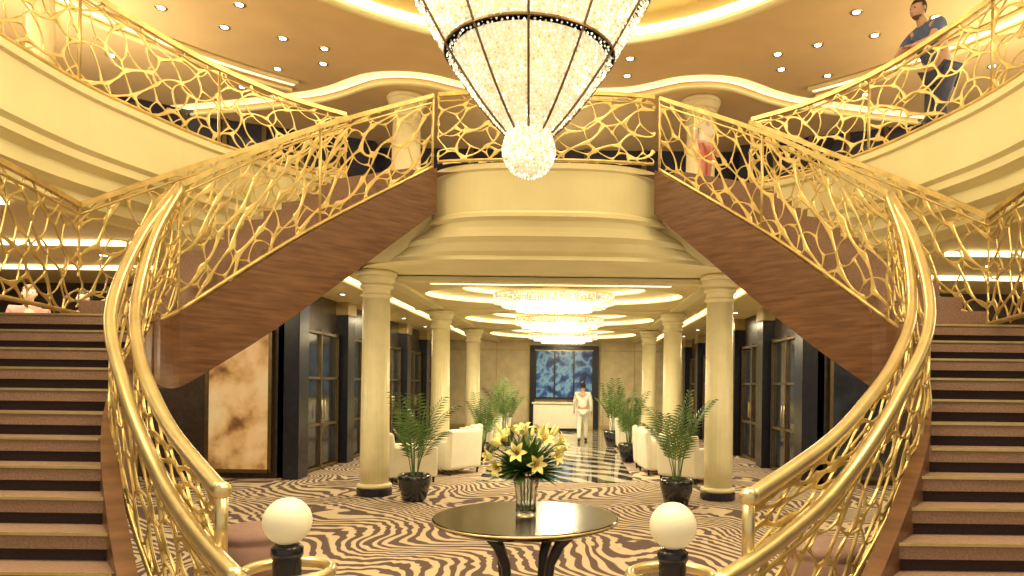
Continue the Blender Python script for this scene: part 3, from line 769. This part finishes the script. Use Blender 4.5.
ottoman(-2.3,6.0); ottoman(2.45,5.7)
# ------------------------------------------------ people
def skin(name,nodes_,edges,root,m):
    me=bpy.data.meshes.new(name); me.from_pydata([n[0] for n in nodes_],edges,[])
    o=bpy.data.objects.new(name,me); COL.objects.link(o)
    o.modifiers.new('s','SKIN')
    par=list(range(len(nodes_)))
    def f(i):
        while par[i]!=i:i=par[i]
        return i
    for a,b_ in edges: par[f(a)]=f(b_)
    seen=set()
    for i,n in enumerate(nodes_):
        sv=me.skin_vertices[0].data[i]; sv.radius=n[1] if isinstance(n[1],tuple) else (n[1],n[1])
        if f(i) not in seen: seen.add(f(i)); sv.use_root=True
        else: sv.use_root=False
    md=o.modifiers.new('u','SUBSURF'); md.levels=md.render_levels=2
    dg=bpy.context.evaluated_depsgraph_get(); e=o.evaluated_get(dg)
    nm=bpy.data.meshes.new_from_object(e); bpy.data.objects.remove(o)
    V=[v.co.copy() for v in nm.vertices]; F=[tuple(p.vertices) for p in nm.polygons]
    return V,F
def person(label,loc,rot,J,sc,skinm,hairm,topm,legm,sleeve='elbow',longhair=False,beard=False):
    r=empty('person',(0,0,0)); tag(r,label,'person')
    N=[];E_=[];ix={}
    def add(k,p,rad,parent=None):
        ix[k]=len(N); N.append((Vector(p),rad))
        if parent: E_.append((ix[parent],ix[k]))
    add('pel',J['pel'],(.15,.11)); add('bel',Vector(J['pel']).lerp(Vector(J['che']),.45),(.14,.10),'pel'); add('che',J['che'],(.165,.115),'bel')
    add('nkb',Vector(J['che']).lerp(Vector(J['nek']),.7),(.075,.07),'che'); add('nek',J['nek'],.055,'nkb'); add('hd',Vector(J['nek']).lerp(Vector(J['hea']),.6),.06,'nek')
    for s in('l','r'):
        add('sh'+s,J['sh'+s],.065,'che'); add('el'+s,J['el'+s],.043,'sh'+s); add('wr'+s,J['wr'+s],.028,'el'+s)
        d=(Vector(J['wr'+s])-Vector(J['el'+s])).normalized(); add('pa'+s,Vector(J['wr'+s])+d*.08,(.042,.02),'wr'+s)
        add('hi'+s,J['hi'+s],.095,'pel'); add('kn'+s,J['kn'+s],.062,'hi'+s); add('an'+s,J['an'+s],.042,'kn'+s); add('to'+s,J['to'+s],(.045,.03),'an'+s)
        side=d.cross(Vector((0,0,1))); side=side.normalized() if side.length>.1 else Vector((0,1,0))
        if abs(d.z)>.7: side=Vector((0,1,0))
        pa=Vector(J['wr'+s])+d*.06; cu=Vector((0,0,-1)) if abs(d.z)<.7 else Vector((0,-1,0))
        for i,Lf in enumerate((.07,.08,.075,.06)):
            o_=(i-1.5)*.02; k='f%s%d'%(s,i)
            add(k+'a',pa+side*o_,.009); add(k+'b',pa+side*o_*1.1+d*(.03+Lf*.5),.009,k+'a'); add(k+'c',pa+side*o_*1.1+d*(.03+Lf*.85)+cu*.02,.008,k+'b')
        k='t'+s; add(k+'a',pa-d*.02+side*.03,.011); add(k+'b',pa+side*.055+d*.015,.010,k+'a'); add(k+'c',pa+side*.06+d*.045+cu*.01,.008,k+'b')
    V,F=skin('b',N,E_,r,skinm)
    b=B(); b.add(V,F)
    h=Vector(J['hea']); fd=Vector(J.get('face',(0,-1,0))).normalized(); sd=fd.cross(Vector((0,0,1))).normalized()
    def H(x,y,z): return h+sd*x+fd*y+Vector((0,0,z))
    hb=B(); hb.sphere((0,0,0),.1,20,14)
    HV=[]
    for v in hb.V:
        x,y,z=v
        X=x*.78; Y=-y*.98; Z=z*1.18
        if Z<0: X*=1-.25*(-Z/.118)**1.5; Y=Y*(1-.12*(-Z/.118)) if Y<0 else Y
        if Y>0.07 and abs(X)<.02 and -.035<Z<.02: Y+=.02
        HV.append(H(X,Y,Z))
    b.add(HV,hb.F)
    for s_ in(-1,1): b.sphere(H(s_*.08,-.005,-.005),.022,8,6,sc=(.5,1,1.2))
    b.sphere(H(0,.105,-.015),.014,8,6,sc=(.8,1,1.6))
    b.obj('body',skinm,r,smooth=True)
    e=B()
    for s_ in(-1,1): e.sphere(H(s_*.03,.088,.015),.009,8,6)
    e.obj('eyes','eye',r,smooth=True)
    e=B(); e.sphere(H(0,.088,-.06),.02,8,6,sc=(1,.4,.3)); e.obj('mouth','pink',r,smooth=True)
    hv=B()
    for (x,y,z) in hb.V:
        hv.V.append(tuple(H(x*.86,-y*1.04-.008,z*1.24+.008)))
    for f in hb.F:
        cz=sum(hb.V[i][2] for i in f)/len(f); cy=-sum(hb.V[i][1] for i in f)/len(f)
        if cz>.045 or (cy<.0 and cz>-.05) or (cy<.02 and cz>-.01) : hv.F.append(f); hv.I.append(0)
    if longhair:
        hv.tube([H(0,-.06,.02),H(0,-.09,-.08),H(0,-.09,-.22)],[.07,.08,.04],10)
    hv.obj('hair',hairm,r,smooth=True)
    if beard:
        e=B(); 
        for f in hb.F:
            cz=sum(hb.V[i][2] for i in f)/len(f); cy=-sum(hb.V[i][1] for i in f)/len(f)
            if cz<-.055 and cy>.01: e.F.append(f); e.I.append(0)
        e.V=[tuple(H(x*.79*(1-.24*min(1,max(0,-z/.1))**1.5),-y*1.0,z*1.20)) for x,y,z in hb.V]; e.obj('beard','beard',r,smooth=True)
    g=1.14
    NN=[];EE=[];im={}
    def addc(k,par=None,p=None,rad=None):
        n=N[ix[k]] if k in ix else (p,rad); rr=n[1]
        if rad: rr=rad
        elif isinstance(rr,tuple): rr=(rr[0]*g,rr[1]*g)
        else: rr=rr*1.22
        im[k]=len(NN); NN.append((Vector(p) if p is not None else n[0],rr))
        if par: EE.append((im[par],im[k]))
    addc('pel');addc('bel','pel');addc('che','bel');addc('nkb','che')
    for s in('l','r'):
        addc('sh'+s,'che')
        if sleeve=='long': addc('el'+s,'sh'+s); addc('wr'+s,'el'+s)
        else: addc('q'+s,'sh'+s,p=Vector(J['sh'+s]).lerp(Vector(J['el'+s]),.7),rad=.062)
    V,F=skin('c',NN,EE,r,topm); b=B(); b.add(V,F); b.obj('shirt',topm,r,smooth=True)
    NN=[];EE=[];im={}
    addc('pel',rad=(.165,.125))
    for s in('l','r'): addc('hi'+s,'pel'); addc('kn'+s,'hi'+s); addc('an'+s,'kn'+s,rad=.06)
    V,F=skin('d',NN,EE,r,legm); b=B(); b.add(V,F); b.obj('trousers',legm,r,smooth=True)
    for s in('l','r'):
        b=B()
        a=Vector(J['an'+s]);t=Vector(J['to'+s]); b.tube([a+(a-t)*.25+Vector((0,0,-.035)),a+Vector((0,0,-.03)),t,t+(t-a)*.12],[.03,.045,.04,.02],10)
        b.obj('shoe','shoe',r,smooth=True)
    r.location=loc; r.rotation_euler=(0,0,rot); r.scale=(sc,)*3
    return r
def stand(stride=0,arm=.0):
    return dict(pel=(0,0,.94),che=(0,0,1.32),nek=(0,-.01,1.50),hea=(0,-.02,1.63),
     shl=(-.19,0,1.40),shr=(.19,0,1.40),ell=(-.24,.02+arm,1.12),elr=(.24,.02-arm,1.12),wrl=(-.25,-.06+arm*1.2,.88),wrr=(.25,-.08-arm*1.4,.88),
     hil=(-.09,0,.88),hir=(.09,0,.88),knl=(-.10,-.04-stride*.6,.48),knr=(.10,-.02+stride*.3,.48),anl=(-.10,-stride,.08),anr=(.10,.02+stride,.10),tol=(-.11,-.14-stride,.035),tor=(.11,-.12+stride,.035))
lean=dict(pel=(0,.16,.93),che=(0,-.05,1.29),nek=(0,-.14,1.45),hea=(0,-.20,1.575),face=(0.1,-1,-.25),
     shl=(-.19,-.08,1.36),shr=(.19,-.08,1.36),ell=(-.25,-.26,1.12),elr=(.25,-.26,1.12),wrl=(-.03,-.36,1.10),wrr=(.03,-.30,1.13),
     hil=(-.09,.16,.88),hir=(.09,.16,.88),knl=(-.10,.12,.48),knr=(.12,.02,.50),anl=(-.10,.18,.08),anr=(.14,.07,.08),tol=(-.11,.04,.035),tor=(.15,-.07,.035))
person('bearded person in a blue t-shirt leaning on the balcony rail',(4.54,8.2,4.5),-pi/2+.35,lean,1.02,'skin','hair','shirt','jean',beard=True)
person('person in white uniform walking away along the marble floor',(.66,21,.006),pi,stand(.2,.1),1.02,'skin','hair','wcloth','wcloth',sleeve='long')
person('fair-haired person in pale top and pink trousers by the stair head',(2.25,10.15,4.5),.6,stand(.02),.72,'skinp','hairb','wcloth','pink',longhair=True)
person('brown-haired person in a rose top standing beyond the stair landing',(-7.0,9.5,1.25),.7,stand(.03),.98,'skinp','hairg','rose','jean')
person('dark-haired person in a white top standing beyond the stair landing',(-6.3,9.6,1.25),-.4,stand(.03),.95,'skinp','hair','wcloth','jean')
# ------------------------------------------------ lights
WC=(1,.85,.52); K=.84
def area(loc,size,power,col=WC,rot=(0,0,0),sy=None):
    l=bpy.data.lights.new('lamp','AREA'); l.energy=power*K; l.color=col; l.size=size; l.shape='DISK'
    o=bpy.data.objects.new('area_light',l); o.location=loc; o.rotation_euler=rot; COL.objects.link(o)
def point(loc,power,r=.3,col=WC):
    l=bpy.data.lights.new('lamp','POINT'); l.energy=power*K; l.color=col; l.shadow_soft_size=r
    o=bpy.data.objects.new('point_fill',l); o.location=loc; COL.objects.link(o)
area((0,3.2,7.0),4,430)
area((0,9.2,6.95),2.5,150)
for y in(13.4,18.2,23.5): area((0,y,3.40),1.0,240)
for sx in(-1,1):
    area((sx*7,8.5,3.3),3,180); area((sx*3.9,12.5,3.3),1,60); area((sx*3.9,18,3.3),1,80)
    area((sx*7,8,6.6),3,120)  # added fill, unseen, brightens the upper sides
    area((sx*4.2,3.5,6.6),2,250)  # added fill over the side stairs, no fixture there
    point((sx*6.4,9.2,5.2),210,.5)  # added point below the upper ceiling to brighten it
    point((sx*6.2,5.0,5.3),110,.4)  # added point brightening the upper galleries, no lamp hangs here
    point((sx*2.6,9.0,2.2),30)  # added low fill for the dark area under the stairs
point((0,12.9,5.2),60,.4)
point((0,2.2,3.6),150,.6)
w=bpy.data.worlds.new('w'); S.world=w; w.use_nodes=True
w.node_tree.nodes['Background'].inputs[0].default_value=(1,.89,.62,1); w.node_tree.nodes['Background'].inputs[1].default_value=.66
# ------------------------------------------------ camera
cd=bpy.data.cameras.new('camera'); cd.sensor_width=36; cd.lens=700/1024*36; cd.shift_x=-63/1024; cd.shift_y=97/1024; cd.clip_end=100
co=bpy.data.objects.new('camera',cd); COL.objects.link(co)
co.matrix_world=Matrix.Translation((.42,0,1.7))@Matrix.Rotation(pi/2,4,'X')@Matrix.Rotation(math.radians(.7),4,'Z')
S.camera=co
